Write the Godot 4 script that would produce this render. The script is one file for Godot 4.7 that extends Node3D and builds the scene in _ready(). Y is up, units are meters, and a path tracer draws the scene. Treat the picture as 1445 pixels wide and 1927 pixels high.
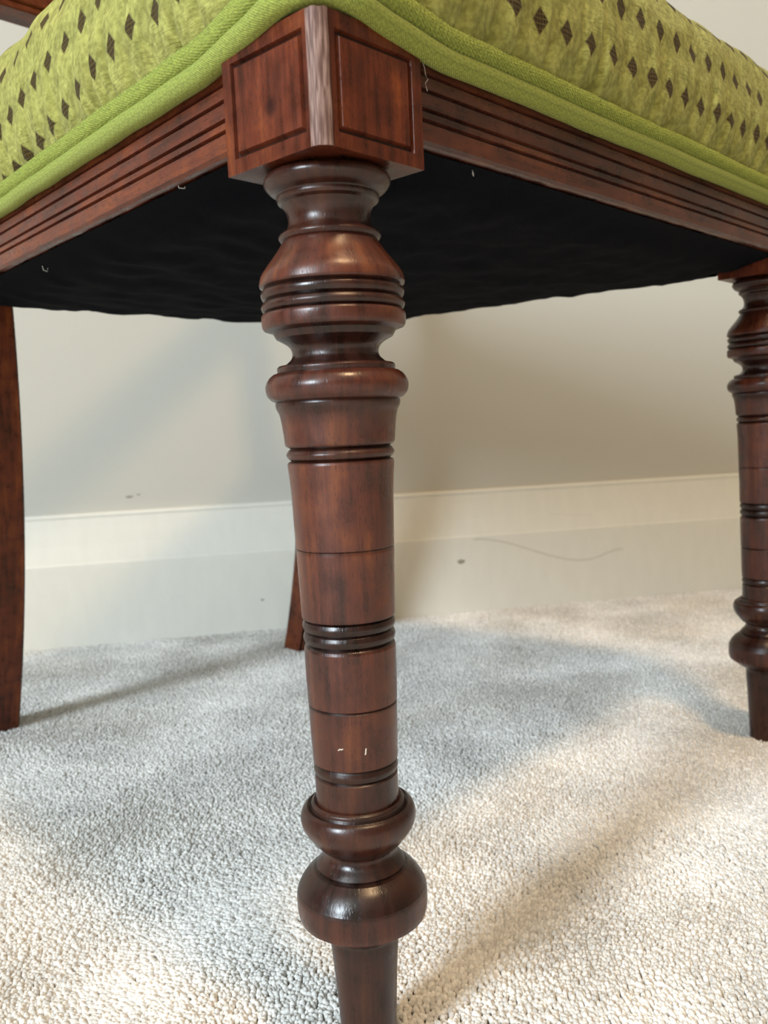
extends Node3D
# An old mahogany dining chair with a green velvet seat, seen close from below its seat rail.

const FRONT := Vector3(0.1302, 0.0, -0.4653)   # middle of the front rail line on the floor
const CHAIR_TURN := 46.33
const ROOM_AT := Vector3(-0.2111, 0.0, -1.008)  # a point at the foot of the skirting
const ROOM_TURN := 10.81

var rng := RandomNumberGenerator.new()
var M := {}
var room := Transform3D()

# ------------------------------------------------------------------ mesh building
class Shape:
	var v := PackedVector3Array()
	var n := PackedVector3Array()
	var t := PackedVector2Array()
	var c := PackedColorArray()
	var i := PackedInt32Array()

	func vert(p: Vector3, nn: Vector3, uv := Vector2.ZERO, col := Color.WHITE) -> int:
		v.append(p)
		n.append(nn)
		t.append(uv)
		c.append(col)
		return v.size() - 1

	func tri(a: int, b: int, d: int) -> void:
		var fn := (v[b] - v[a]).cross(v[d] - v[a])
		if fn.dot(n[a] + n[b] + n[d]) > 0.0:
			i.append_array(PackedInt32Array([a, d, b]))
		else:
			i.append_array(PackedInt32Array([a, b, d]))

	func quad(a: int, b: int, d: int, e: int) -> void:
		tri(a, b, d)
		tri(a, d, e)

	# a flat four-cornered face; uv runs in metres along its edges, grain along the second edge
	func face(p0: Vector3, p1: Vector3, p2: Vector3, p3: Vector3, out: Vector3, uv0 := Vector2.ZERO, col := Color.WHITE) -> void:
		var nn := (p1 - p0).cross(p3 - p0)
		if nn.length() < 1e-14:
			nn = (p2 - p1).cross(p3 - p1)
		nn = nn.normalized()
		if nn.dot(out) < 0.0:
			nn = -nn
		var w := p0.distance_to(p1)
		var h := p0.distance_to(p3)
		quad(vert(p0, nn, uv0, col), vert(p1, nn, uv0 + Vector2(w, 0), col), vert(p2, nn, uv0 + Vector2(w, h), col), vert(p3, nn, uv0 + Vector2(0, h), col))

	func commit(mesh: ArrayMesh, m: Material) -> ArrayMesh:
		if v.is_empty():
			return mesh
		var a := []
		a.resize(Mesh.ARRAY_MAX)
		a[Mesh.ARRAY_VERTEX] = v
		a[Mesh.ARRAY_NORMAL] = n
		a[Mesh.ARRAY_TEX_UV] = t
		a[Mesh.ARRAY_COLOR] = c
		a[Mesh.ARRAY_INDEX] = i
		mesh.add_surface_from_arrays(Mesh.PRIMITIVE_TRIANGLES, a)
		mesh.surface_set_material(mesh.get_surface_count() - 1, m)
		return mesh


func obj(called: String, mesh: Mesh, parent: Node = self) -> MeshInstance3D:
	var o := MeshInstance3D.new()
	o.name = called
	o.mesh = mesh
	o.cast_shadow = GeometryInstance3D.SHADOW_CASTING_SETTING_ON
	parent.add_child(o, true)
	return o


func one(called: String, s: Shape, m: Material, parent: Node = self) -> MeshInstance3D:
	return obj(called, s.commit(ArrayMesh.new(), m), parent)


func tag(o: Node, label: String, category: String) -> void:
	o.set_meta("label", label)
	o.set_meta("category", category)


func struct(o: Node, label := "", category := "") -> Node:
	o.set_meta("kind", "structure")
	if label:
		tag(o, label, category)
	return o


func add_box(s: Shape, lo: Vector3, hi: Vector3, bev := 0.0, col := Color.WHITE) -> void:
	# a box with chamfered edges; grain (uv v) along its longest side
	var c := (lo + hi) / 2.0
	var h := (hi - lo) / 2.0
	for ax in 3:
		var b := (ax + 1) % 3
		var d := (ax + 2) % 3
		if h[d] < h[b]:
			var k := b
			b = d
			d = k
		for sg in [-1.0, 1.0]:
			var nn := Vector3.ZERO
			nn[ax] = sg
			var pts := []
			for q in [[-1, -1], [1, -1], [1, 1], [-1, 1]]:
				var p := c
				p[ax] += sg * h[ax]
				p[b] += q[0] * (h[b] - bev)
				p[d] += q[1] * (h[d] - bev)
				pts.append(p)
			s.face(pts[0], pts[1], pts[2], pts[3], nn, Vector2(c.x + ax * 0.13, c.z + sg * 0.07), col)
	if bev <= 0.0:
		return
	for ax in 3:
		var b := (ax + 1) % 3
		var d := (ax + 2) % 3
		for sb in [-1.0, 1.0]:
			for sd in [-1.0, 1.0]:
				var pts := []
				for q in [[-1, 0], [0, 0], [0, 1], [-1, 1]]:
					var p := c
					var e: float = -1.0 if q[1] == 0 else 1.0
					p[ax] += e * (h[ax] - bev)
					p[b] += sb * (h[b] - (bev if q[0] == 0 else 0.0))
					p[d] += sd * (h[d] - (0.0 if q[0] == 0 else bev))
					pts.append(p)
				var nn := Vector3.ZERO
				nn[b] = sb
				nn[d] = sd
				s.face(pts[0], pts[1], pts[2], pts[3], nn, Vector2(c.x, c.z), col)
	for sx in [-1.0, 1.0]:
		for sy in [-1.0, 1.0]:
			for sz in [-1.0, 1.0]:
				var e := Vector3(sx, sy, sz)
				var k := c + e * h
				var ids := []
				for ax in 3:
					var p := k
					p[(ax + 1) % 3] -= e[(ax + 1) % 3] * bev
					p[(ax + 2) % 3] -= e[(ax + 2) % 3] * bev
					ids.append(s.vert(p, e.normalized(), Vector2(p.x, p.y), col))
				s.tri(ids[0], ids[1], ids[2])


# a turned shape; rows of [radius mm, height mm, tone, hard corner]
func lathe(rows: Array, seg := 112) -> Shape:
	var fine := []
	var cnt := rows.size()
	for k in cnt - 1:
		var a = rows[k]
		var b = rows[k + 1]
		var p0 = rows[k - 1] if k > 0 and not a[3] else null
		var p3 = rows[k + 2] if k + 2 < cnt and not b[3] else null
		var steps := 5 if (p0 != null or p3 != null) else 1
		var va := Vector2(a[0], a[1])
		var vb := Vector2(b[0], b[1])
		var v0: Vector2 = Vector2(p0[0], p0[1]) if p0 != null else va * 2.0 - vb
		var v3: Vector2 = Vector2(p3[0], p3[1]) if p3 != null else vb * 2.0 - va
		for j in steps:
			var f := float(j) / steps
			var p: Vector2 = va.cubic_interpolate(vb, v0, v3, f) if steps > 1 else va
			fine.append([p, lerpf(a[2], b[2], f), a[3] and j == 0])
	fine.append([Vector2(rows[cnt - 1][0], rows[cnt - 1][1]), rows[cnt - 1][2], true])
	var s := Shape.new()
	var run := 0.0
	var prev := -1
	for k in fine.size():
		var p: Vector2 = fine[k][0] * 0.001
		var din := Vector2.ZERO
		var dout := Vector2.ZERO
		if k > 0:
			var d: Vector2 = fine[k][0] - fine[k - 1][0]
			run += d.length() * 0.001
			din = Vector2(-d.y, d.x).normalized()
		if k + 1 < fine.size():
			var d: Vector2 = fine[k + 1][0] - fine[k][0]
			dout = Vector2(-d.y, d.x).normalized()
		var hard: bool = fine[k][2]
		var list := []
		if hard:
			if k > 0:
				list.append(din)
			if k + 1 < fine.size():
				list.append(dout)
		else:
			list.append((din + dout).normalized())
		for which in list.size():
			var nn: Vector2 = list[which]
			var start := s.v.size()
			for q in seg + 1:
				var an := TAU * q / seg
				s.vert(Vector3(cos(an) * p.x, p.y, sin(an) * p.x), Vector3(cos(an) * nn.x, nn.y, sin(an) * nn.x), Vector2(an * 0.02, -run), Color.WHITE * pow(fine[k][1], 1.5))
			if prev >= 0 and which == 0:
				for q in seg:
					s.quad(prev + q, prev + q + 1, start + q + 1, start + q)
			prev = start
	return s


# a round cord along a closed or open path; ribs twist round it
func cord(path: PackedVector3Array, r: float, around := 14, rib := 0.0, pitch := 0.002) -> Shape:
	var s := Shape.new()
	var run := 0.0
	var cnt := path.size()
	for k in cnt:
		var d := (path[mini(k + 1, cnt - 1)] - path[maxi(k - 1, 0)]).normalized()
		var side := d.cross(Vector3.UP).normalized()
		var up := side.cross(d).normalized()
		if k > 0:
			run += path[k].distance_to(path[k - 1])
		for q in around + 1:
			var an := TAU * q / around
			var dir := side * cos(an) + up * sin(an)
			var ph := TAU * (run / pitch + 0.9 * q / around)
			var rr := r * (1.0 + rib * sin(ph))
			var nn := (dir - d * rib * r * TAU / pitch * cos(ph) * 0.75).normalized()
			s.vert(path[k] + dir * rr, nn, Vector2(an * r, run))
		if k > 0:
			var a := s.v.size() - 2 * (around + 1)
			for q in around:
				s.quad(a + q, a + q + 1, a + around + 2 + q, a + around + 1 + q)
	return s


# ------------------------------------------------------------------ materials
func noise(sd: int, freq: float, oct := 3, kind := FastNoiseLite.TYPE_SIMPLEX_SMOOTH) -> FastNoiseLite:
	var f := FastNoiseLite.new()
	f.seed = sd
	f.noise_type = kind
	f.frequency = freq
	f.fractal_octaves = oct
	return f


func grey(f: FastNoiseLite, w: int, h: int, bw: int, bh: int) -> PackedByteArray:
	var im := f.get_seamless_image(w, h)
	im.convert(Image.FORMAT_L8)
	if w != bw or h != bh:
		im.resize(bw, bh, Image.INTERPOLATE_CUBIC)
	return im.get_data()


func picture(data: PackedByteArray, w: int, h: int, format: int) -> ImageTexture:
	return ImageTexture.create_from_image(Image.create_from_data(w, h, false, format, data))


func mat(called: String, col: Color, rough: float, spec := 0.5) -> StandardMaterial3D:
	var m := StandardMaterial3D.new()
	m.resource_name = called
	m.albedo_color = col
	m.roughness = rough
	m.metallic_specular = spec
	return m


func make_wood() -> void:
	var S := 1024
	var streak := grey(noise(3, 0.03, 3), S, 64, S, S)
	# open pores: thousands of short dark dashes along the grain
	var pores := PackedFloat32Array()
	pores.resize(S * S)
	var pr := RandomNumberGenerator.new()
	pr.seed = 4
	var thick := noise(6, 0.007, 2)
	for k in 9000:
		var x := pr.randi() % S
		var y := pr.randi() % S
		if thick.get_noise_2d(x, y * 0.4) + pr.randf_range(-0.8, 0.8) < -0.1:
			continue
		var ln := pr.randi_range(6, 26)
		var dark := pr.randf_range(0.35, 1.0)
		var wide := pr.randi_range(1, 2)
		for j in ln:
			var f := sin(PI * (j + 0.5) / ln)
			var yy := (y + j) % S
			for w in wide:
				var xx := (x + w + int(j * 0.06)) % S
				pores[yy * S + xx] = maxf(pores[yy * S + xx], dark * f)
	var fibre := grey(noise(7, 0.2, 2), S, 24, S, S)
	var broad := grey(noise(8, 0.006, 3), S, 256, S, S)
	var blotch := grey(noise(11, 0.008, 4), S, S, S, S)
	var fine := grey(noise(14, 0.25, 2), S, 256, S, S)
	var rgb := PackedByteArray()
	rgb.resize(S * S * 3)
	var bump := PackedByteArray()
	bump.resize(S * S)
	var rough := PackedByteArray()
	rough.resize(S * S)
	var deep := Color8(48, 26, 21)
	var red := Color8(84, 43, 32)
	var gold := Color8(118, 66, 38)
	for k in S * S:
		var a := streak[k] / 255.0
		var b := broad[k] / 255.0
		var bl := blotch[k] / 255.0
		var t := clampf(0.5 + (a - 0.5) * 0.45 + (b - 0.5) * 0.6 + (bl - 0.5) * 0.42, 0.0, 1.0)
		var c := deep.lerp(red, clampf(t * 2.0, 0.0, 1.0)).lerp(gold, clampf(t * 2.0 - 1.05, 0.0, 0.8))
		var p := pores[k]
		c = c.lerp(Color8(36, 18, 15), p * 0.75)
		var g := 0.86 + fine[k] / 255.0 * 0.10 + fibre[k] / 255.0 * 0.18
		rgb[k * 3] = clampi(int(c.r * g * 255.0), 0, 255)
		rgb[k * 3 + 1] = clampi(int(c.g * g * 255.0), 0, 255)
		rgb[k * 3 + 2] = clampi(int(c.b * g * 255.0), 0, 255)
		bump[k] = clampi(int(160.0 - p * 60.0 + (fine[k] - 128) * 0.14 + (bl - 0.5) * 40.0), 0, 255)
		rough[k] = clampi(int(80 + (bl - 0.5) * 50.0 + (a - 0.5) * 20.0 + p * 40.0), 0, 255)
	var tc := picture(rgb, S, S, Image.FORMAT_RGB8)
	var tb := picture(bump, S, S, Image.FORMAT_L8)
	var tr := picture(rough, S, S, Image.FORMAT_L8)
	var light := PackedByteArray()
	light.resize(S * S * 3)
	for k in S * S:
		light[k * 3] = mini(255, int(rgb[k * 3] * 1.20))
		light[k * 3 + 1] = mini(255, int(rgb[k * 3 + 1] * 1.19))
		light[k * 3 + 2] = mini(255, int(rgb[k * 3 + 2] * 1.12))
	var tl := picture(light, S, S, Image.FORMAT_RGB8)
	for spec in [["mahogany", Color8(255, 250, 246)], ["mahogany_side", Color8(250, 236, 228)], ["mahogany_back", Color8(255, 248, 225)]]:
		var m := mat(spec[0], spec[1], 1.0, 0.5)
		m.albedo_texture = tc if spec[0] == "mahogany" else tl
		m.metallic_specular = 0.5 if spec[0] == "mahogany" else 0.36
		m.roughness_texture = tr
		m.roughness_texture_channel = BaseMaterial3D.TEXTURE_CHANNEL_RED
		m.heightmap_enabled = true
		m.heightmap_texture = tb
		m.heightmap_scale = 0.014
		m.uv1_scale = Vector3(8.3, 8.3, 1)
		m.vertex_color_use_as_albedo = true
		M[spec[0]] = m
	# the polish worn through to pale bare wood along the corner
	var w := mat("bare_worn_wood", Color8(255, 255, 255), 0.62, 0.4)
	var rw := PackedByteArray()
	rw.resize(256 * 256 * 3)
	var st := grey(noise(21, 0.09, 3), 256, 24, 256, 256)
	for k in 256 * 256:
		var c := Color8(88, 62, 54).lerp(Color8(150, 122, 112), clampf((st[k] / 255.0 - 0.2) * 1.6, 0.0, 1.0))
		rw[k * 3] = int(c.r * 255.0)
		rw[k * 3 + 1] = int(c.g * 255.0)
		rw[k * 3 + 2] = int(c.b * 255.0)
	w.albedo_texture = picture(rw, 256, 256, Image.FORMAT_RGB8)
	w.uv1_scale = Vector3(40, 30, 1)
	M.worn = w


func make_fabric() -> void:
	# staggered small brown diamonds left bare in a crushed green pile: one tile holds 4 by 4 rows
	var W := 1024
	var H := 1200
	var plush := grey(noise(31, 0.02, 4), W, H, W, H)
	var nap := grey(noise(33, 0.30, 2), W, H, W, H)
	var patch := grey(noise(35, 0.006, 2), W, H, W, H)
	var weft := grey(noise(37, 0.05, 2), 128, H, W, H)
	var rgb := PackedByteArray()
	rgb.resize(W * H * 3)
	var bump := PackedByteArray()
	bump.resize(W * H)
	var hi := Color8(184, 181, 102)
	var lo := Color8(128, 126, 64)
	var brown := Color8(56, 42, 20)
	for y in H:
		var row := int(y / 300.0)
		var fy := (y - row * 300.0 - 150.0) / 300.0
		for x in W:
			var k := y * W + x
			var fx := fposmod(x / 256.0 + (0.5 if row % 2 else 0.0) + 0.5, 1.0) - 0.5
			var d := absf(fx) / 0.24 + absf(fy) / 0.225
			var e := clampf((1.0 - d) * 7.0 + (nap[k] - 128) / 90.0, 0.0, 1.0)
			# speckled patches lie between the diamonds of every second row
			var q := clampf(1.15 - (absf(absf(fx) - 0.5) / 0.30 + absf(fy) / 0.42), 0.0, 1.0)
			var pl := plush[k] / 255.0
			var np := nap[k] / 255.0
			var t := clampf(0.55 + (pl - 0.5) * 1.0 + (np - 0.5) * 0.7 + (patch[k] / 255.0 - 0.5) * 0.7, 0.0, 1.0)
			var c := lo.lerp(hi, t)
			var speck := clampf((0.46 - np) * 5.0, 0.0, 1.0) * clampf(q * 2.2, 0.0, 1.0) * (0.35 + 0.65 * patch[k] / 255.0)
			c = c.lerp(Color8(122, 112, 50), speck * 0.55)
			var grid := 1.0 if (int(x / 5.0) % 4 == 0) or (int(y / 6.0) % 4 == 0) else 0.0
			c = c.lerp(brown.lerp(Color8(120, 104, 50), grid * 0.5), e)
			rgb[k * 3] = int(c.r * 255.0)
			rgb[k * 3 + 1] = int(c.g * 255.0)
			rgb[k * 3 + 2] = int(c.b * 255.0)
			bump[k] = clampi(int(150.0 + (pl - 0.5) * 90.0 + (np - 0.5) * 50.0 + (weft[k] / 255.0 - 0.5) * 60.0 * (1.0 - q) - e * 95.0 - speck * 35.0), 0, 255)
	var m := mat("green_velvet", Color.WHITE, 0.95, 0.2)
	m.albedo_texture = picture(rgb, W, H, Image.FORMAT_RGB8)
	m.heightmap_enabled = true
	m.heightmap_texture = picture(bump, W, H, Image.FORMAT_L8)
	m.heightmap_scale = 0.13
	m.uv1_scale = Vector3(1.0 / (4.0 * 0.0185), 1.0 / (4.0 * 0.0235), 1)
	m.rim_enabled = true
	m.rim = 0.16
	m.rim_tint = 0.8
	M.velvet = m
	# green twill of the two cords round the seat
	var T := 128
	var tw := PackedByteArray()
	tw.resize(T * T)
	var trgb := PackedByteArray()
	trgb.resize(T * T * 3)
	var tn := grey(noise(41, 0.05, 3), T, T, T, T)
	for y in T:
		for x in T:
			var k := y * T + x
			var wv := 0.5 + 0.5 * sin(TAU * (x + y) / 16.0) * (0.7 + 0.3 * sin(TAU * (x - y) / 16.0))
			tw[k] = int(60 + 150 * wv)
			var g := 0.80 + 0.20 * wv + (tn[k] - 128) / 900.0
			trgb[k * 3] = int(clampf(158 * g, 0, 255))
			trgb[k * 3 + 1] = int(clampf(167 * g, 0, 255))
			trgb[k * 3 + 2] = int(clampf(80 * g, 0, 255))
	var c2 := mat("green_cord", Color.WHITE, 0.9, 0.25)
	c2.albedo_texture = picture(trgb, T, T, Image.FORMAT_RGB8)
	c2.heightmap_enabled = true
	c2.heightmap_texture = picture(tw, T, T, Image.FORMAT_L8)
	c2.heightmap_scale = 0.03
	c2.uv1_scale = Vector3(110, 110, 1)
	c2.rim_enabled = true
	c2.rim = 0.15
	c2.rim_tint = 0.8
	M.cord = c2
	# black cotton lining
	var bt := PackedByteArray()
	bt.resize(T * T)
	for y in T:
		for x in T:
			bt[y * T + x] = int(128 + 70 * sin(TAU * (x + y) / 16.0) + (tn[y * T + x] - 128) * 0.3)
	var b := mat("black_lining", Color8(11, 13, 18), 0.9, 0.15)
	b.heightmap_enabled = true
	b.heightmap_texture = picture(bt, T, T, Image.FORMAT_L8)
	b.heightmap_scale = 0.012
	b.uv1_scale = Vector3(120, 120, 1)
	M.lining = b


func make_room_materials() -> void:
	var S := 512
	var a := grey(noise(51, 0.05, 4), S, S, S, S)
	var im := PackedByteArray()
	im.resize(S * S)
	for k in S * S:
		im[k] = int(110 + a[k] * 0.14)
	var t := picture(im, S, S, Image.FORMAT_L8)
	var wall := mat("wall_paint", Color8(190, 188, 180), 0.9, 0.3)
	wall.heightmap_enabled = true
	wall.heightmap_texture = t
	wall.heightmap_scale = 0.02
	wall.uv1_triplanar = true
	wall.uv1_scale = Vector3(3, 3, 3)
	M.wall = wall
	M.wall_room = mat("wall_paper", Color8(128, 120, 104), 0.9, 0.2)
	M.ceiling = mat("ceiling_paint", Color8(190, 186, 176), 0.95, 0.2)
	# satin white skirting with a few faint scuffs
	var W := 2048
	var H := 256
	var rgb := PackedByteArray()
	rgb.resize(W * H * 3)
	var br := grey(noise(57, 0.05, 3), W, 64, W, H)
	for k in W * H:
		var g := 1.0 + (br[k] - 128) / 12000.0
		rgb[k * 3] = int(clampf(222 * g, 0, 255))
		rgb[k * 3 + 1] = int(clampf(220 * g, 0, 255))
		rgb[k * 3 + 2] = int(clampf(211 * g, 0, 255))
	var pic := Image.create_from_data(W, H, false, Image.FORMAT_RGB8, rgb)
	# scuffs: long curved grey rubs left by the hoover
	for j in 260:
		var f := j / 259.0
		var x := 335.0 + f * 205.0
		var y := 134.0 + 48.0 * smoothstep(0.0, 0.75, f) - 14.0 * smoothstep(0.75, 1.0, f)
		for dy in 3:
			pic.set_pixel(int(x), int(y) + dy, Color8(203, 200, 190))
	for j in 60:
		pic.set_pixel(int(442 + j), int(104 + j * 0.1), Color8(208, 205, 196))
	var sk := mat("skirting_paint", Color.WHITE, 0.5, 0.5)
	sk.albedo_texture = ImageTexture.create_from_image(pic)
	sk.uv1_scale = Vector3(1.0 / 2.0, 1.0 / 0.2, 1)
	M.skirting = sk
	var carpet := mat("carpet_backing", Color8(206, 202, 196), 1.0, 0.1)
	carpet.heightmap_enabled = true
	carpet.heightmap_texture = t
	carpet.heightmap_scale = 0.3
	carpet.uv1_triplanar = true
	carpet.uv1_scale = Vector3(9, 9, 9)
	M.carpet = carpet
	var pile := mat("carpet_pile", Color8(255, 255, 255), 1.0, 0.15)
	pile.vertex_color_use_as_albedo = true
	M.pile = pile
	M.white = mat("white_gloss", Color8(240, 240, 236), 0.35)
	M.steel = mat("steel_wire", Color8(190, 188, 182), 0.35, 0.6)
	M.steel.metallic = 0.8
	M.lint = mat("lint", Color8(205, 196, 182), 0.9, 0.2)
	M.grime = mat("grey_mark", Color8(150, 145, 132), 0.8, 0.3)


# ------------------------------------------------------------------ chair
const TURNED := [  # tones combine dark stain, worn rim and shade painted under the turned features
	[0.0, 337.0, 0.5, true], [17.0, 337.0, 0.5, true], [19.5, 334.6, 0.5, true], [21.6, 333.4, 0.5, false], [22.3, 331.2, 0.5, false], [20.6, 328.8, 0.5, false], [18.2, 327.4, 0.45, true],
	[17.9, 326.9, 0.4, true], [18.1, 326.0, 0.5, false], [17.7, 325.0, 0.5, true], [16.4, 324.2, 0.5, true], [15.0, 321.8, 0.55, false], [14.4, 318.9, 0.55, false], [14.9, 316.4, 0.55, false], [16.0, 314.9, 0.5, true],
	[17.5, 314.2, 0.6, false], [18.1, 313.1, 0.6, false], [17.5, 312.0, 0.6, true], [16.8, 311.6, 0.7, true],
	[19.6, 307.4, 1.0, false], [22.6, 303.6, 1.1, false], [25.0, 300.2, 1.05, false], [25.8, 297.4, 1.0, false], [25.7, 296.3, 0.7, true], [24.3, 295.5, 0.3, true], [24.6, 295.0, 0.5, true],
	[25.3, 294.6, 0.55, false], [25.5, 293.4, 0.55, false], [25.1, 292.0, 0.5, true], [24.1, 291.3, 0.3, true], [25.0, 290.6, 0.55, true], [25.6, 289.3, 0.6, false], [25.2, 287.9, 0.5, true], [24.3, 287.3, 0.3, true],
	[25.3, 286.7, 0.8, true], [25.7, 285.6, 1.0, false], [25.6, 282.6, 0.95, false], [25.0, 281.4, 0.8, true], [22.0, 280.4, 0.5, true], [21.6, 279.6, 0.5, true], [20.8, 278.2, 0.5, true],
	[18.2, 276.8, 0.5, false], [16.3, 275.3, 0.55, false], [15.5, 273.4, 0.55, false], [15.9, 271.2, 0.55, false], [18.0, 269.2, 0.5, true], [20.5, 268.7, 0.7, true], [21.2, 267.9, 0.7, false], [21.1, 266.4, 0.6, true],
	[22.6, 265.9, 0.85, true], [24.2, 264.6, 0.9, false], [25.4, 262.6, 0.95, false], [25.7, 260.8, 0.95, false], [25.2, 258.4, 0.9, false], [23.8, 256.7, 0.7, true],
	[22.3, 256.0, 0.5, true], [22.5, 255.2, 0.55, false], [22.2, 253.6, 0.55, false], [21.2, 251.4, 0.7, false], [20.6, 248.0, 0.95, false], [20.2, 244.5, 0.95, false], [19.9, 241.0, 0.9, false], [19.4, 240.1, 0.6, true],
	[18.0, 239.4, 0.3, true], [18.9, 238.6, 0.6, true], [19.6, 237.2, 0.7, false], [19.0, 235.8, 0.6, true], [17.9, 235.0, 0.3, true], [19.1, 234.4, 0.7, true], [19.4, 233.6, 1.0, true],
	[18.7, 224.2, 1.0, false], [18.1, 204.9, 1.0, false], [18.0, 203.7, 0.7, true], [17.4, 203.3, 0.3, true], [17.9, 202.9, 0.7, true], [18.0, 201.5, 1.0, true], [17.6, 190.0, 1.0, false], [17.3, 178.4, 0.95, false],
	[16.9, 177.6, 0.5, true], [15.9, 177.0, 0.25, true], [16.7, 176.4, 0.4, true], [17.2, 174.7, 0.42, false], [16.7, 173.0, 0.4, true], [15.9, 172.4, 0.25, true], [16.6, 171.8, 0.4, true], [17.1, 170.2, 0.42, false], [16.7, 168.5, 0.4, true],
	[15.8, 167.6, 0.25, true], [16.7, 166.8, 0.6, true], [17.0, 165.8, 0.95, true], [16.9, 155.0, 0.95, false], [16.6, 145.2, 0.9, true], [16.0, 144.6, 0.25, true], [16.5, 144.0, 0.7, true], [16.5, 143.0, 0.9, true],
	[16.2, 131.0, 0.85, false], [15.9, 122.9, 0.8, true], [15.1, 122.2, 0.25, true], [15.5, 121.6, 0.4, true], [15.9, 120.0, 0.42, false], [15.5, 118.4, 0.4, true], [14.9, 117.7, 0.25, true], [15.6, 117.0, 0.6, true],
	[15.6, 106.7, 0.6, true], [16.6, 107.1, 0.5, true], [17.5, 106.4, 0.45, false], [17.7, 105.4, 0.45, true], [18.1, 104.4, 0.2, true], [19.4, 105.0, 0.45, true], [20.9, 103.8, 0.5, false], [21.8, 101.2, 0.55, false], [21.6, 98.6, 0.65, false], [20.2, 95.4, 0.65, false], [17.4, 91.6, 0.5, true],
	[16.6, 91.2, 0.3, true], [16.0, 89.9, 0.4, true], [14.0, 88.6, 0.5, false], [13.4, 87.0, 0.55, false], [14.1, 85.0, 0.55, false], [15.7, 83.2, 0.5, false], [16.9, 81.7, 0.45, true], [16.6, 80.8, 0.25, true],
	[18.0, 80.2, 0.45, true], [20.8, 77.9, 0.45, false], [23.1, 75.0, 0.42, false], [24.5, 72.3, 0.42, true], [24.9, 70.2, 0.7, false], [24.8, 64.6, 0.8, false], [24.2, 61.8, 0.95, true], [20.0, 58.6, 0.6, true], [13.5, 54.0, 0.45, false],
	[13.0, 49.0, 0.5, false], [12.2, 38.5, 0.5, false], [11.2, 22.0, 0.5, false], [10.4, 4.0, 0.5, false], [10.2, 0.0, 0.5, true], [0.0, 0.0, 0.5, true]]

var turned_mesh: ArrayMesh


func incised(s: Shape, o: Vector3, ux: Vector3, w: float, y0: float, y1: float, nn: Vector3, inset: Array, knot := Vector2(9, 9)) -> void:
	# a face with a cut rectangular line; ux runs along the face, inset = [left, right, bottom, top]
	var g := 0.0014
	var dp := 0.0013
	var rects := []
	for k in [[0.0, 0.0], [1.0, 0.0], [1.0, g * 0.35], [1.0, g], [1.0, g * 1.5]]:
		var depth := 0.0
		rects.append([inset[0] * k[0] + k[1], w - inset[1] * k[0] - k[1], y0 + inset[2] * k[0] + k[1], y1 - inset[3] * k[0] - k[1], depth])
	rects[2][4] = dp
	rects[3][4] = dp
	for k in 4:
		var a = rects[k]
		var b = rects[k + 1]
		var P := []
		for r in [a, b]:
			for q in [[0, 2], [1, 2], [1, 3], [0, 3]]:
				P.append(o + ux * r[q[0]] + Vector3(0, r[q[1]], 0) - nn * r[4])
		for e in 4:
			var f := (e + 1) % 4
			var mid: Vector3 = (P[e] + P[f]) / 2.0
			var inner: Vector3 = (P[4 + e] + P[4 + f]) / 2.0
			var out := nn
			if k == 1 or k == 3:
				out = nn + (inner - mid).normalized() * (0.9 if k == 1 else -0.9)
			var nf: Vector3 = (P[f] - P[e]).cross(P[4 + e] - P[e]).normalized()
			if nf.dot(out) < 0.0:
				nf = -nf
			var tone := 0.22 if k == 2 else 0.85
			var ids := []
			for p in [P[e], P[f], P[4 + f], P[4 + e]]:
				ids.append(s.vert(p, nf, Vector2((p - o).dot(ux) + o.x * 3.0, p.y), Color(tone, tone, tone)))
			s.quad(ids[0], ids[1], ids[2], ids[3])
	var z = rects[4]
	# the field inside the line; one block has a dark knot in it
	var m := 24
	var first := s.v.size()
	for j in m + 1:
		for k in m + 1:
			var a := lerpf(z[0], z[1], float(k) / m)
			var y := lerpf(z[2], z[3], float(j) / m)
			var e := Vector2((a - lerpf(z[0], z[1], knot.x)) * 0.85, (y - lerpf(z[2], z[3], knot.y)) * 0.7).length()
			var tone := 1.0 - 0.72 * (1.0 - smoothstep(0.0008, 0.0034, e))
			s.vert(o + ux * a + Vector3(0, y, 0), nn, Vector2(a + o.x * 3.0, y), Color(tone, tone, lerpf(1.0, tone, 0.85)))
	for j in m:
		for k in m:
			var a := first + j * (m + 1) + k
			s.quad(a, a + 1, a + m + 2, a + m + 1)


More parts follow.
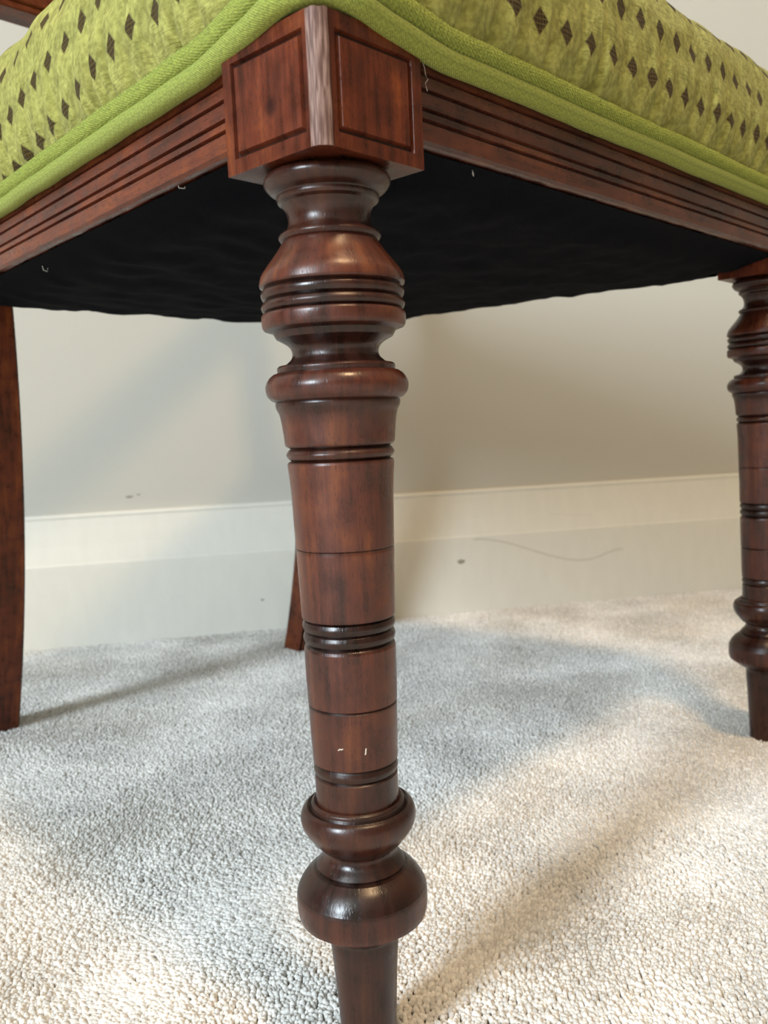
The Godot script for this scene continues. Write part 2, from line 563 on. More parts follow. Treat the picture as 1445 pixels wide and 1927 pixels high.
func front_leg(chair: Node3D, x: float, out_x: float) -> Node3D:
	if turned_mesh == null:
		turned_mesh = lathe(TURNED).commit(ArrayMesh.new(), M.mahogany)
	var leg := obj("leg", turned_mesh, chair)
	leg.position = Vector3(x, 0, 0)
	# the square block where the rails meet, its outer corner rubbed round
	var s := Shape.new()
	var h := 0.0243
	var y0 := 0.335
	var y1 := 0.3765
	var r := 0.0052
	incised(s, Vector3(-h if out_x > 0 else -h + r, 0, h), Vector3.RIGHT, 2 * h - r, y0, y1, Vector3.BACK, [0.0048, 0.0042, 0.0048, 0.0052] if out_x > 0 else [0.0022, 0.0048, 0.0048, 0.0052])
	incised(s, Vector3(out_x * h, 0, -h), Vector3.BACK, 2 * h - r, y0, y1, Vector3(out_x, 0, 0), [0.0045, 0.0018, 0.005, 0.005], Vector2(0.55, 0.37) if out_x < 0 else Vector2(9, 9))
	s.face(Vector3(-out_x * h, y0, -h), Vector3(-out_x * h, y0, h), Vector3(-out_x * h, y1, h), Vector3(-out_x * h, y1, -h), Vector3(-out_x, 0, 0))
	s.face(Vector3(-h, y0, -h), Vector3(h, y0, -h), Vector3(h, y1, -h), Vector3(-h, y1, -h), Vector3.FORWARD)
	var worn := Shape.new()
	var cc := Vector3(out_x * (h - r), 0, h - r)
	var steps := 8
	var rim := [Vector3(-out_x * h, 0, h), Vector3(-out_x * h, 0, -h), Vector3(out_x * h, 0, -h)]
	for k in steps + 1:
		var an := PI / 2 * k / steps
		var d := Vector3(out_x * cos(an), 0, sin(an))
		var wob := 1.0 - 0.05 * sin(k * 1.7)
		rim.append(cc + d * r)
		var lo := worn.vert(cc + d * r * wob + Vector3(0, y0, 0), d, Vector2(r * an, y0))
		worn.vert(cc + d * r * wob + Vector3(0, y1, 0), d, Vector2(r * an, y1))
		if k > 0:
			worn.quad(lo - 2, lo - 1, lo + 1, lo)
	for yy in [y0, y1]:
		var nn := Vector3.DOWN if yy == y0 else Vector3.UP
		var mid := s.vert(Vector3(0, yy, 0), nn, Vector2(0, 0), Color(0.6, 0.6, 0.6))
		var first := s.v.size()
		for p in rim:
			s.vert(p + Vector3(0, yy, 0), nn, Vector2(p.z, p.x), Color(0.6, 0.6, 0.6))
		for k in rim.size():
			s.tri(mid, first + k, first + (k + 1) % rim.size())
	var mesh := s.commit(ArrayMesh.new(), M.mahogany_side)
	worn.commit(mesh, M.worn)
	var b := obj("corner_block", mesh, leg)
	b.set_meta("label", "square corner block with a cut border line and a worn pale edge")
	return leg


func rail(called: String, a: Vector3, b: Vector3, outward: Vector3, m: Material, chair: Node3D) -> MeshInstance3D:
	# a seat rail run between two points on its outer face, with two pairs of cut lines
	var s := Shape.new()
	var prof := [[0.018, 345.6], [0.0012, 345.6], [0.0, 346.8]]
	for g in [353.6, 357.4, 364.0, 369.6]:
		prof.append_array([[0.0, g - 0.8], [0.0015, g - 0.35], [0.0015, g + 0.35], [0.0, g + 0.8]])
	prof.append_array([[0.0, 377.5], [0.018, 377.5]])
	var steps := 40
	var along := (b - a) / steps
	var wob := noise(77 + int(a.x * 100.0), 0.6, 2)
	var len := a.distance_to(b)
	for k in prof.size() - 1:
		var p = prof[k]
		var q = prof[k + 1]
		var nn: Vector3 = (outward * (q[1] - p[1]) * 0.001 + Vector3.UP * (q[0] - p[0])).normalized()
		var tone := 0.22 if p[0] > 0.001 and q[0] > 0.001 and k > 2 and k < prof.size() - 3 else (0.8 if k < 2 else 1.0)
		for j in steps:
			var ids := []
			for e in [[j, p], [j + 1, p], [j + 1, q], [j, q]]:
				var w := wob.get_noise_1d(e[0] * 1.9 + e[1][1]) * 0.0003
				var pt: Vector3 = a + along * e[0] - outward * (e[1][0] + (w if e[1][1] < 346.0 else w * 0.3)) + Vector3(0, e[1][1] * 0.001 + (w if e[1][1] < 350.0 else 0.0), 0)
				ids.append(s.vert(pt, nn, Vector2(e[1][1] * 0.001 - e[1][0] + a.x, len * e[0] / steps + a.z), Color(tone, tone, tone)))
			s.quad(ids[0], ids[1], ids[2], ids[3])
	# inner face and ends
	var ia := a - outward * 0.018
	var ib := b - outward * 0.018
	s.face(ia + Vector3(0, 0.3456, 0), ib + Vector3(0, 0.3456, 0), ib + Vector3(0, 0.3775, 0), ia + Vector3(0, 0.3775, 0), -outward)
	for e in [a, b]:
		s.face(e + Vector3(0, 0.3456, 0), e - outward * 0.018 + Vector3(0, 0.3456, 0), e - outward * 0.018 + Vector3(0, 0.3775, 0), e + Vector3(0, 0.3775, 0), (e - (a + b) / 2.0).normalized())
	return one(called, s, m, chair)


func back_leg(chair: Node3D, foot: Vector3, seat: Vector3, top: Vector3) -> MeshInstance3D:
	# swept sabre leg that goes on up as the back post
	var s := Shape.new()
	var rows := 46
	var start := 0
	for k in rows + 1:
		var f := float(k) / rows
		var y := lerpf(0.0, top.y, f)
		var c: Vector3
		if y < seat.y:
			var g := 1.0 - y / seat.y
			var e := pow(g, 2.1)
			c = Vector3(lerpf(seat.x, foot.x, e), y, lerpf(seat.z, foot.z, e))
		else:
			var g := (y - seat.y) / (top.y - seat.y)
			var e := pow(g, 1.35)
			c = Vector3(lerpf(seat.x, top.x, e), y, lerpf(seat.z, top.z, e))
		var hx := lerpf(0.0145, 0.0135, f)
		var hz := 0.0165 - 0.0035 * absf(y - seat.y) / 0.5
		var bev := 0.0016
		var ring := [Vector2(-hx + bev, hz), Vector2(hx - bev, hz), Vector2(hx, hz - bev), Vector2(hx, -hz + bev), Vector2(hx - bev, -hz), Vector2(-hx + bev, -hz), Vector2(-hx, -hz + bev), Vector2(-hx, hz - bev)]
		var row := s.v.size()
		var run := 0.0
		for q in 8:
			var p0: Vector2 = ring[q]
			var p1: Vector2 = ring[(q + 1) % 8]
			var nn := Vector3(p0.y - p1.y, 0, p1.x - p0.x) * -1.0
			nn = Vector3(-(p0.y - p1.y), 0, (p1.x - p0.x)).normalized()
			s.vert(c + Vector3(p0.x, 0, p0.y), nn, Vector2(run, y))
			run += p0.distance_to(p1)
			s.vert(c + Vector3(p1.x, 0, p1.y), nn, Vector2(run, y))
		if k > 0:
			for q in 8:
				s.quad(start + q * 2, start + q * 2 + 1, row + q * 2 + 1, row + q * 2)
		for cap in [[0, Vector3.DOWN], [rows, Vector3.UP]]:
			if k == cap[0]:
				var mid := s.vert(c, cap[1], Vector2(0, y))
				var ids := []
				for q in 8:
					ids.append(s.vert(c + Vector3(ring[q].x, 0, ring[q].y), cap[1], Vector2(ring[q].x, y)))
				for q in 8:
					s.tri(mid, ids[q], ids[(q + 1) % 8])
		start = row
	return one("leg", s, M.mahogany_back, chair)


# the outline of the seat with rounded corners: [point, outward direction, run length]
func outline(grow: float, corner: float, step: float) -> Array:
	var back := 0.412 * cos(deg_to_rad(5.5))
	var ins := 0.412 * sin(deg_to_rad(5.5))
	var base := [Vector2(-0.21, 0.0), Vector2(0.21, 0.0), Vector2(0.21 - ins, -back), Vector2(-0.21 + ins, -back)]
	var poly := Geometry2D.offset_polygon(PackedVector2Array(base), grow - corner, Geometry2D.JOIN_MITER)[0]
	# start in the middle of the back edge so the seam is out of sight
	var pts := []
	for p in poly:
		pts.append(p)
	var order := []
	var c0 := Vector2(0, -0.2)
	pts.sort_custom(func(p, q): return (p - c0).angle() < (q - c0).angle())
	# angles: begin at back-left (-x,-z) going to back-right, front-right, front-left
	order = pts
	var res := []
	var run := 0.0
	for k in 4:
		var p: Vector2 = order[(k + 1) % 4]
		var q: Vector2 = order[(k + 2) % 4]
		var d := (q - p).normalized()
		var nn := Vector2(d.y, -d.x)
		if nn.dot((p + q) / 2.0 - c0) < 0:
			nn = -nn
		var cnt := int(p.distance_to(q) / step)
		for j in cnt + 1:
			res.append([p.lerp(q, float(j) / cnt) + nn * corner, nn, 0.0])
		var r2: Vector2 = order[(k + 3) % 4]
		var d2 := (r2 - q).normalized()
		var n2 := Vector2(d2.y, -d2.x)
		if n2.dot((q + r2) / 2.0 - c0) < 0:
			n2 = -n2
		var arcs := maxi(3, int(corner * 1.5 / step))
		for j in range(1, arcs):
			var nd := nn.slerp(n2, float(j) / arcs)
			res.append([q + nd * corner, nd, 0.0])
	res.append([res[0][0], res[0][1], 0.0])
	for k in range(1, res.size()):
		run += (res[k][0] as Vector2).distance_to(res[k - 1][0])
		res[k][2] = run
	return res


func corner_lift(p: Vector2) -> float:
	var d := minf(p.distance_to(Vector2(-0.225, 0.015)), p.distance_to(Vector2(0.225, 0.015)))
	return 0.0046 * (1.0 - smoothstep(0.012, 0.06, d)) + 0.0036 * (1.0 - smoothstep(0.0, 0.026, d))


func make_cushion(chair: Node3D) -> void:
	var path := outline(0.024, 0.022, 0.0014)
	var prof := [Vector2(-0.004, 0.378), Vector2(0.002, 0.3835), Vector2(0.0062, 0.391), Vector2(0.0085, 0.400), Vector2(0.0092, 0.411), Vector2(0.0088, 0.423), Vector2(0.0068, 0.435), Vector2(0.0025, 0.4455), Vector2(-0.0040, 0.4530), Vector2(-0.0140, 0.4590), Vector2(-0.026, 0.4635), Vector2(-0.045, 0.468)]
	var fine := PackedVector2Array()
	for k in prof.size() - 1:
		for j in 4:
			var p0: Vector2 = prof[maxi(k - 1, 0)]
			var p3: Vector2 = prof[mini(k + 2, prof.size() - 1)]
			fine.append((prof[k] as Vector2).cubic_interpolate(prof[k + 1], p0, p3, j / 4.0))
	fine.append(prof[-1])
	var n1 := noise(61, 7.0, 2)
	var cols := path.size()
	var grid := []
	var mid := Vector2(0, -0.2)
	var vs := PackedFloat32Array()
	var run := 0.0
	for k in fine.size():
		if k > 0:
			run += fine[k].distance_to(fine[k - 1])
		vs.append(run)
	for k in range(1, 9):
		run += 0.02
		vs.append(run)
	var nrow := vs.size()
	var s := Shape.new()
	for k in nrow:
		for q in cols:
			var p: Vector2 = path[q][0]
			var d: Vector2 = path[q][1]
			var u: float = path[q][2]
			var pt: Vector3
			if k < fine.size():
				var v := vs[k] / 0.075
				var fold := 1.0 - 2.0 * pow(0.5 + 0.5 * sin(TAU * (u / 0.0185 + v * 0.9 + 0.35 * n1.get_noise_1d(u * 9.0))), 2.2)
				var amp := 0.0026 * (1.0 - smoothstep(0.05, 0.75, v)) * (0.6 + 0.6 * n1.get_noise_1d(u * 4.0 + 30.0))
				var lump := 0.0012 * n1.get_noise_2d(u * 3.0, vs[k] * 6.0) * smoothstep(0.0, 0.3, v)
				var o := fine[k].x + fold * amp + lump
				pt = Vector3(p.x + d.x * o, fine[k].y + corner_lift(p) * (1.0 - v) + lump, p.y + d.y * o)
			else:
				var f := float(k - fine.size() + 1) / 8.0
				var o := fine[fine.size() - 1].x
				var e := p + d * o
				var x := e.lerp(mid, f)
				pt = Vector3(x.x, 0.468 + 0.013 * sin(f * PI / 2.0), x.y)
			s.vert(pt, Vector3.UP, Vector2(u, vs[k]))
	# smooth normals from the grid
	for k in nrow:
		for q in cols:
			var a := s.v[k * cols + (q + 1) % (cols - 1)] - s.v[k * cols + posmod(q - 1, cols - 1)]
			var b := s.v[mini(k + 1, nrow - 1) * cols + q] - s.v[maxi(k - 1, 0) * cols + q]
			var nn: Vector3 = a.cross(b)
			if k == nrow - 1:
				nn = Vector3.UP
			nn = nn.normalized()
			var out := Vector3(path[q][1].x, 0.6, path[q][1].y)
			s.n[k * cols + q] = nn if nn.dot(out) > 0 else -nn
	# the weave runs askew along the side seen at the left
	for k in nrow:
		for q in cols:
			var p: Vector2 = path[q][0]
			var t := s.t[k * cols + q]
			if p.x < -0.12 and p.y < 0.02:
				t.y += 0.13 * maxf(0.0, -p.y - 0.09)
			s.t[k * cols + q] = t + Vector2(0.0, 0.0078)
	for k in nrow - 1:
		for q in cols - 1:
			s.quad(k * cols + q, k * cols + q + 1, (k + 1) * cols + q + 1, (k + 1) * cols + q)
	var seat := one("seat_cushion", s, M.velvet, chair)
	# two cords round the foot of the cover
	for spec in [["piping", 0.0248, 0.3752, 0.0044, 0.0], ["piping", 0.0262, 0.3816, 0.0040, 0.11]]:
		var line := PackedVector3Array()
		for e in outline(spec[1], 0.021, 0.00033 if spec[4] > 0.0 else 0.0015):
			var p: Vector2 = e[0]
			var w := n1.get_noise_1d(float(e[2]) * 2.0 + spec[2] * 50.0) * 0.0007
			line.append(Vector3(p.x, spec[2] + corner_lift(p) + w, p.y))
		var c := one(spec[0], cord(line, spec[3], 14, spec[4], 0.0021), M.cord, seat)
		c.set_meta("label", "ribbed green cord above the plain one" if spec[4] > 0.0 else "smooth green cord along the rail")


func make_lining(chair: Node3D) -> void:
	# black cloth tacked under the frame, hanging a little
	var ins := tan(deg_to_rad(5.5))
	var nx := 72
	var nz := 72
	var n1 := noise(71, 9.0, 3)
	var s := Shape.new()
	for j in nz + 1:
		var z := lerpf(0.0165, -0.414, float(j) / nz)
		for k in nx + 1:
			var half := 0.21 + 0.0165 + minf(z, 0.0) * ins
			var x := lerpf(-half, half, float(k) / nx)
			# keep clear of the legs' blocks
			var edge := minf(minf(half - absf(x), 0.0165 - z), z + 0.414)
			var sag := 0.0065 * smoothstep(0.0, 0.035, edge) + 0.0035 * smoothstep(0.02, 0.16, edge)
			var wr := n1.get_noise_2d(x * 2.0 + z * 3.0, z * 2.0 - x) * 0.0026 * smoothstep(0.0, 0.04, edge) + n1.get_noise_2d(x * 4.0, z * 4.0 + 4.0) * 0.0003
			s.vert(Vector3(x, 0.3449 - sag + wr, z), Vector3.DOWN, Vector2(x, z))
	for j in nz + 1:
		for k in nx + 1:
			var a := s.v[j * (nx + 1) + mini(k + 1, nx)] - s.v[j * (nx + 1) + maxi(k - 1, 0)]
			var b := s.v[mini(j + 1, nz) * (nx + 1) + k] - s.v[maxi(j - 1, 0) * (nx + 1) + k]
			var nn := a.cross(b).normalized()
			s.n[j * (nx + 1) + k] = nn if nn.y < 0 else -nn
	for j in nz:
		for k in nx:
			var x := absf(s.v[j * (nx + 1) + k].x + s.v[(j + 1) * (nx + 1) + k + 1].x) / 2.0
			if x > 0.181 and s.v[j * (nx + 1) + k].z > -0.029:
				continue
			s.quad(j * (nx + 1) + k, j * (nx + 1) + k + 1, (j + 1) * (nx + 1) + k + 1, (j + 1) * (nx + 1) + k)
	var cloth := one("dust_cover", s, M.lining, chair)
	cloth.set_meta("label", "black cloth lining tacked under the seat frame")
	for e in [[Vector3(-0.1948, 0.3408, -0.2479), 40.0, 0.8], [Vector3(-0.2205, 0.3442, -0.073), -20.0, 0.3], [Vector3(-0.1425, 0.3438, 0.0130), 30.0, 0.5]]:
		var line := PackedVector3Array()
		var turn := Basis(Vector3.UP, deg_to_rad(e[1])).scaled(Vector3.ONE * e[2])
		for q in [Vector3(-0.0042, 0.0012, 0), Vector3(-0.0042, -0.0006, 0.0004), Vector3(-0.0032, -0.0012, 0), Vector3(0.0032, -0.0012, 0), Vector3(0.0042, -0.0006, -0.0004), Vector3(0.0042, 0.0012, 0)]:
			line.append(e[0] + turn * q)
		one("staple", cord(line, 0.0003, 6), M.steel, cloth)


func make_chair() -> void:
	var chair := Node3D.new()
	chair.name = "dining_chair"
	add_child(chair)
	chair.position = FRONT
	chair.rotation_degrees.y = CHAIR_TURN
	tag(chair, "antique mahogany dining chair with turned front legs and a green velvet seat with brown diamonds", "chair")
	front_leg(chair, -0.21, -1.0)
	front_leg(chair, 0.21, 1.0)
	# two pale nicks in the polish of the near leg
	var near_leg: Node3D = chair.get_child(0)
	for e in [[-0.37, 0.1312, 0.0018, 0.0009], [0.24, 0.1318, -0.0004, -0.0022]]:
		var line := PackedVector3Array()
		var to := Vector3(-0.690, 0, 0.724)
		var right := Vector3(0.690, 0, 0.724)
		for k in 4:
			var f: float = e[0] + e[2] * k / 3.0 / 0.0164
			line.append((to * sqrt(1.0 - f * f) + right * f) * 0.01640 + Vector3(0, e[1] + e[3] * k / 3.0 + 0.0003 * sin(k * 2.0), 0))
		one("nick", cord(line, 0.00026, 6), M.lint, near_leg)
	var ang := deg_to_rad(5.5)
	rail("seat_rail", Vector3(-0.1857, 0, 0.0213), Vector3(0.1857, 0, 0.0213), Vector3.BACK, M.mahogany, chair)
	for sx in [-1.0, 1.0]:
		var along := Vector3(-sx * sin(ang), 0, -cos(ang))
		var outw := Vector3(sx * cos(ang), 0, -sin(ang))
		var p := Vector3(sx * 0.21, 0, 0) + outw * 0.0215
		rail("seat_rail", p + along * 0.0245, p + along * 0.398, outw, M.mahogany_side, chair)
	rail("seat_rail", Vector3(0.146, 0, -0.4255), Vector3(-0.146, 0, -0.4255), Vector3.FORWARD, M.mahogany_back, chair)
	back_leg(chair, Vector3(-0.146, 0, -0.509), Vector3(-0.159, 0.345, -0.420), Vector3(-0.168, 0.86, -0.505))
	back_leg(chair, Vector3(0.181, 0, -0.489), Vector3(0.166, 0.345, -0.420), Vector3(0.168, 0.86, -0.505))
	# the bars of the chair back
	var s := Shape.new()
	add_box(s, Vector3(-0.152, 0.5705, -0.466), Vector3(0.152, 0.5755, -0.4405), 0.0008)
	add_box(s, Vector3(-0.152, 0.5765, -0.467), Vector3(0.152, 0.604, -0.4405), 0.0012)
	var bar := one("cross_bar", s, M.mahogany_back, chair)
	bar.set_meta("label", "grooved cross bar of the chair back")
	s = Shape.new()
	var cnt := 24
	for k in cnt:
		for e in 1:
			var x0 := lerpf(-0.186, 0.186, float(k) / cnt)
			var x1 := lerpf(-0.186, 0.186, float(k + 1) / cnt)
			var c0 := 0.018 * cos(x0 / 0.186 * PI / 2)
			var c1 := 0.018 * cos(x1 / 0.186 * PI / 2)
			var lo0 := Vector3(x0, 0.80, -0.497 - c0)
			var lo1 := Vector3(x1, 0.80, -0.497 - c1)
			var up0 := Vector3(x0, 0.862 + c0, -0.510 - c0)
			var up1 := Vector3(x1, 0.862 + c1, -0.510 - c1)
			var th := Vector3(0, 0, 0.022)
			s.face(lo0 + th, lo1 + th, up1 + th, up0 + th, Vector3.BACK)
			s.face(lo0, lo1, up1, up0, Vector3.FORWARD)
			s.face(lo0, lo1, lo1 + th, lo0 + th, Vector3.DOWN)
			s.face(up0, up1, up1 + th, up0 + th, Vector3.UP)
			if k == 0:
				s.face(lo0, lo0 + th, up0 + th, up0, Vector3.LEFT)
			if k == cnt - 1:
				s.face(lo1, lo1 + th, up1 + th, up1, Vector3.RIGHT)
	one("top_rail", s, M.mahogany_back, chair)
	make_cushion(chair)
	make_lining(chair)
	# a thread caught at the edge of the block
	var line := PackedVector3Array()
	for q in [Vector3(-0.1826, 0.3735, 0.0222), Vector3(-0.1812, 0.3712, 0.0224), Vector3(-0.1806, 0.3690, 0.0222), Vector3(-0.1796, 0.3675, 0.0224), Vector3(-0.1809, 0.3660, 0.0222), Vector3(-0.1805, 0.3645, 0.0223), Vector3(-0.1798, 0.3636, 0.0222)]:
		line.append(q)
	one("loose_thread", cord(line, 0.00016, 5), M.lint, chair)


# ------------------------------------------------------------------ room
func slab(s: Shape, lo: Vector3, hi: Vector3) -> void:
	add_box(s, lo, hi)


func in_room(o: Node3D) -> void:
	o.transform = room


func make_room() -> void:
	# room axes: x along the skirting, z out from it; walls 0.2 m thick
	var s := Shape.new()
	slab(s, Vector3(-2.4, -0.2, -0.3), Vector3(2.6, -0.0012, 4.4))
	var floor_ := one("floor", s, M.carpet)
	in_room(floor_)
	struct(floor_, "pale grey cut-pile carpet under the dining chair", "carpet")
	s = Shape.new()
	slab(s, Vector3(-2.4, 2.4, -0.3), Vector3(2.6, 2.6, 4.4))
	in_room(struct(one("ceiling", s, M.ceiling)))
	s = Shape.new()
	slab(s, Vector3(-2.2, -0.0012, -0.218), Vector3(2.4, 2.4, -0.018))
	var w := one("wall_back", s, M.wall)
	in_room(w)
	struct(w, "plain off-white painted wall behind the dining chair", "wall")
	s = Shape.new()
	slab(s, Vector3(2.4, -0.0012, -0.218), Vector3(2.6, 2.4, 4.2))
	in_room(struct(one("wall_right", s, M.wall_room)))
	s = Shape.new()
	slab(s, Vector3(-2.2, -0.0012, 4.0), Vector3(2.4, 2.4, 4.2))
	in_room(struct(one("wall_front", s, M.wall_room)))
	# left wall with the window opening
	var z0 := WIN_Z - WIN_W / 2
	var z1 := WIN_Z + WIN_W / 2
	s = Shape.new()
	slab(s, Vector3(-2.4, -0.0012, -0.218), Vector3(-2.2, 2.4, z0))
	slab(s, Vector3(-2.4, -0.0012, z1), Vector3(-2.2, 2.4, 4.2))
	slab(s, Vector3(-2.4, -0.0012, z0), Vector3(-2.2, WIN_LOW, z1))
	slab(s, Vector3(-2.4, WIN_TOP, z0), Vector3(-2.2, 2.4, z1))
	in_room(struct(one("wall_left", s, M.wall_room)))
	s = Shape.new()
	var f := 0.05
	slab(s, Vector3(-2.38, WIN_LOW, z0), Vector3(-2.32, WIN_LOW + f, z1))
	slab(s, Vector3(-2.38, WIN_TOP - f, z0), Vector3(-2.32, WIN_TOP, z1))
	slab(s, Vector3(-2.38, WIN_LOW + f, z0), Vector3(-2.32, WIN_TOP - f, z0 + f))
	slab(s, Vector3(-2.38, WIN_LOW + f, z1 - f), Vector3(-2.32, WIN_TOP - f, z1))
	var win := one("window_1", s, M.white)
	in_room(win)
	struct(win)
	s = Shape.new()
	slab(s, Vector3(-2.352, WIN_LOW + f, z0 + f), Vector3(-2.348, WIN_TOP - f, z1 - f))
	var glass := mat("window_glass", Color(1, 1, 1, 0.06), 0.05)
	glass.transparency = BaseMaterial3D.TRANSPARENCY_ALPHA
	one("pane", s, glass, win)
	# moulded skirting along the back wall
	s = Shape.new()
	var prof := [Vector2(-0.018, 0.1560), Vector2(-0.0125, 0.1560), Vector2(-0.0104, 0.1550), Vector2(-0.0096, 0.1530), Vector2(-0.0100, 0.1512), Vector2(-0.0104, 0.1500), Vector2(-0.0092, 0.1400), Vector2(-0.0058, 0.1200), Vector2(-0.0012, 0.1000), Vector2(0.0, 0.0972), Vector2(0.0, -0.0012)]
	for k in prof.size() - 1:
		var a: Vector2 = prof[k]
		var b: Vector2 = prof[k + 1]
		var e := b - a
		var nn := Vector3(0, e.x, -e.y).normalized()
		var ids := []
		for q in [[-2.2, a], [2.4, a], [2.4, b], [-2.2, b]]:
			ids.append(s.vert(Vector3(q[0], q[1].y, q[1].x), nn, Vector2(q[0], 0.2 - q[1].y)))
		s.quad(ids[0], ids[1], ids[2], ids[3])
	var sk := one("baseboard_back", s, M.skirting)
	in_room(sk)
	struct(sk, "white moulded skirting board along the foot of the wall", "skirting")
	# small dark knocks in the paint
	for e in [Vector3(0.3105, 0.0672, 0.0002), Vector3(0.0615, 0.0395, 0.0002)]:
		var k := Shape.new()
		var big := 0.0034 if e.x > 0.2 else 0.0015
		var mid := k.vert(e, Vector3.BACK)
		for q in 14:
			var an := TAU * q / 14.0
			k.vert(e + Vector3(cos(an) * big * (1.5 + 0.3 * sin(q * 2.3)), sin(an) * big * (0.8 + 0.25 * cos(q * 3.1)), -0.0001), Vector3.BACK)
		for q in 14:
			k.tri(mid, mid + 1 + q, mid + 1 + (q + 1) % 14)
		one("paint_chip", k, M.grime, sk)
	s = Shape.new()
	for e in [Vector3(-0.085, 0.1715, -0.0178), Vector3(-0.0745, 0.1735, -0.0178)]:
		var big := 0.0042 if e.x < -0.08 else 0.0024
		var mid := s.vert(e, Vector3.BACK)
		for q in 14:
			var an := TAU * q / 14.0
			s.vert(e + Vector3(cos(an) * big * (1.1 + 0.3 * sin(q * 2.3)), sin(an) * big * (0.38 + 0.1 * cos(q * 3.1)), -0.0001), Vector3.BACK)
		for q in 14:
			s.tri(mid, mid + 1 + q, mid + 1 + (q + 1) % 14)
	one("scuff_mark", s, M.grime, w)
	s = Shape.new()
	slab(s, Vector3(-2.2, -0.0012, 0.0), Vector3(-2.185, 0.15, 4.0))
	in_room(struct(one("baseboard_left", s, M.white)))


func make_pile() -> void:
	# the tufts of the carpet, each a small lobed bud, leaning in brushed patches
	var s := Shape.new()
	var rings := [[0.00075, -0.0014], [0.00120, 0.0010], [0.00105, 0.0026]]
	var sides := 6
	for r in rings:
		for q in sides:
			var an: float = TAU * q / sides + (0.5 if r[1] == 0.0010 else 0.0)
			s.vert(Vector3(cos(an) * r[0], r[1], sin(an) * r[0]), Vector3(cos(an), 0.25 if r[1] < 0.002 else 0.8, sin(an)).normalized())
	var top := s.vert(Vector3(0.0002, 0.0034, 0.0), Vector3.UP)
	for k in 2:
		for q in sides:
			s.quad(k * sides + q, k * sides + (q + 1) % sides, (k + 1) * sides + (q + 1) % sides, (k + 1) * sides + q)
	for q in sides:
		s.tri(2 * sides + q, 2 * sides + (q + 1) % sides, top)
	var lean := noise(81, 5.5, 3)
	var lean2 := noise(83, 5.0, 3)
	var tint := noise(85, 9.0, 3)  # lighter and darker patches that paint the shading of brushed pile into the colour
	var buf := PackedFloat32Array()
	var inv := room.affine_inverse()
	var pitch := 0.00185
	rng.seed = 9
	var z := -0.285
	var rowi := 0
	while z > -1.22:
		var half := 0.50 * absf(z) + 0.10
		var x := -half
		while x < half:
			var px := x + rng.randf_range(-0.0007, 0.0007) + (pitch * 0.5 if rowi % 2 else 0.0)
			var pz := z + rng.randf_range(-0.0007, 0.0007)
			x += pitch
			var rp := inv * Vector3(px, 0, pz)
			if rp.z < 0.0008:
				continue
			var lx := lean.get_noise_2d(px, pz) * 1.5 + rng.randf_range(-0.3, 0.3)
			var lz := lean2.get_noise_2d(px, pz) * 1.5 + rng.randf_range(-0.3, 0.3)
			var up := Vector3(lx, 1.0, lz).normalized()
			var sc := rng.randf_range(0.74, 1.10)
			var an := rng.randf() * TAU
			var sd := up.cross(Vector3(cos(an), 0, sin(an))).normalized()
			var fw := sd.cross(up)
			var hy := sc * rng.randf_range(0.85, 1.2)
			var g := 0.70 + rng.randf_range(-0.14, 0.11) + tint.get_noise_2d(px, pz) * 0.15
			buf.append_array(PackedFloat32Array([sd.x * sc, up.x * hy, fw.x * sc, px, sd.y * sc, up.y * hy, fw.y * sc, 0.0, sd.z * sc, up.z * hy, fw.z * sc, pz, g, g * 0.978, g * 0.945, 1.0]))
		z -= pitch * 0.88
		rowi += 1
	var mm := MultiMesh.new()
	mm.transform_format = MultiMesh.TRANSFORM_3D
	mm.use_colors = true
	mm.mesh = s.commit(ArrayMesh.new(), M.pile)
	mm.instance_count = buf.size() / 16
	mm.buffer = buf
	var o := MultiMeshInstance3D.new()
	o.name = "carpet_pile"
	o.multimesh = mm
	o.set_meta("kind", "stuff")
	var ground: Node3D = get_node("floor")
	ground.add_child(o)
	o.transform = room.affine_inverse()


func make_lamp() -> void:
	# flush opal lamp on the ceiling, out of the picture
	var lamp := Node3D.new()
	lamp.name = "ceiling_lamp"
	add_child(lamp)
	lamp.position = LAMP_AT
	tag(lamp, "round opal ceiling lamp with a white base", "lamp")
	var b := lathe([[0.0, 0.0, 1.0, true], [170.0, 0.0, 1.0, true], [170.0, -18.0, 1.0, true], [0.0, -18.0, 1.0, true]], 40)
	one("lamp_base", b, M.white, lamp)
	var g := mat("lamp_opal", Color8(250, 240, 220), 0.5)
	g.emission_enabled = true
	g.emission = Color8(255, 214, 160)
	g.emission_energy_multiplier = 2.0
	one("lamp_shade", lathe([[160.0, -18.0, 1.0, false], [157.0, -30.0, 1.0, false], [125.0, -48.0, 1.0, false], [0.0, -58.0, 1.0, true]], 40), g, lamp)
	var l := AreaLight3D.new()
	l.name = "lamp_light"
	l.area_size = Vector2(0.24, 0.24)
	l.light_color = LAMP_COLOR
	l.light_energy = LAMP_ENERGY
	l.area_range = 8.0
	l.area_attenuation = 2.0
	l.shadow_enabled = true
	lamp.add_child(l)
	l.position = Vector3(0, -0.064, 0)
	l.rotation_degrees = Vector3(-90, 0, 0)


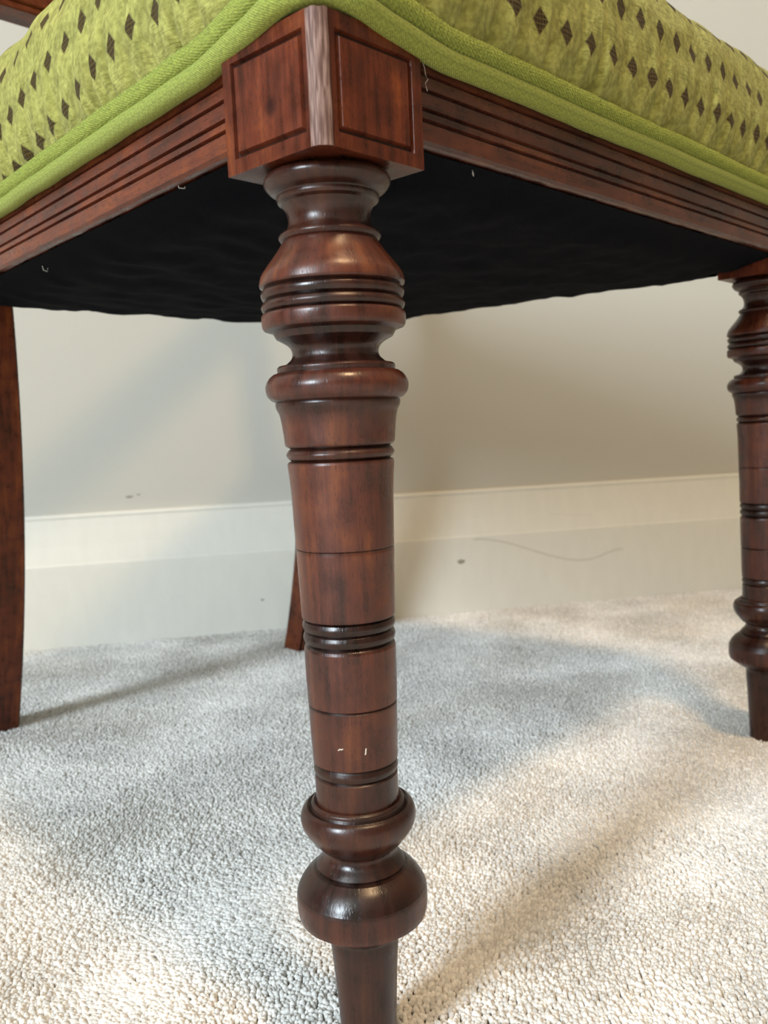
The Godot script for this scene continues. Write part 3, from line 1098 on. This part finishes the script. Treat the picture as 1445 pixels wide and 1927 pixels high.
const WIN_Z := 2.5
const WIN_W := 0.8
const WIN_LOW := 0.85
const WIN_TOP := 2.25
const LAMP_AT := Vector3(0.5, 2.4, 0.3)
const LAMP_COLOR := Color(1.0, 0.84, 0.64)
const LAMP_ENERGY := 6.2
const WINDOW_COLOR := Color(0.90, 0.96, 1.0)
const WINDOW_ENERGY := 38.0


func _ready() -> void:
	# camera, a phone held low in front of the corner of the seat
	var cam := Camera3D.new()
	cam.name = "camera"
	cam.position = Vector3(0, 0.24848, 0)
	cam.basis = Basis(Vector3.RIGHT, deg_to_rad(-6.124)) * Basis(Vector3.BACK, deg_to_rad(-2.558))
	cam.fov = 61.46
	cam.near = 0.02
	cam.far = 50.0
	var lens := CameraAttributesPhysical.new()
	lens.frustum_focal_length = 20.187
	lens.frustum_focus_distance = 0.36
	lens.frustum_near = 0.02
	lens.frustum_far = 50.0
	lens.exposure_aperture = 11.0
	cam.attributes = lens
	add_child(cam)
	cam.current = true
	var env := Environment.new()
	env.background_mode = Environment.BG_SKY
	var sky := Sky.new()
	var ps := ProceduralSkyMaterial.new()
	ps.sky_top_color = Color8(150, 180, 215)
	ps.sky_horizon_color = Color8(215, 222, 228)
	ps.ground_bottom_color = Color8(110, 110, 100)
	ps.ground_horizon_color = Color8(190, 195, 195)
	sky.sky_material = ps
	env.sky = sky
	env.tonemap_mode = Environment.TONE_MAPPER_LINEAR
	env.tonemap_exposure = 0.48
	env.sdfgi_enabled = true
	env.ssao_enabled = true
	env.ssil_enabled = true
	var we := WorldEnvironment.new()
	we.name = "surroundings"
	we.environment = env
	add_child(we)
	room = Transform3D(Basis(Vector3.UP, deg_to_rad(ROOM_TURN)), ROOM_AT)
	# daylight of the window behind the camera's left shoulder
	var day := AreaLight3D.new()
	day.name = "window_light"
	day.area_size = Vector2(WIN_W - 0.1, WIN_TOP - WIN_LOW - 0.1)
	day.light_color = WINDOW_COLOR
	day.light_energy = WINDOW_ENERGY
	day.area_range = 8.0
	day.area_attenuation = 2.0
	day.shadow_enabled = true
	add_child(day)
	day.transform = room * Transform3D(Basis(Vector3.UP, deg_to_rad(-90)), Vector3(-2.19, (WIN_LOW + WIN_TOP) / 2, WIN_Z))
	make_room_materials()
	make_wood()
	make_fabric()
	make_room()
	make_lamp()
	make_chair()
	make_pile()
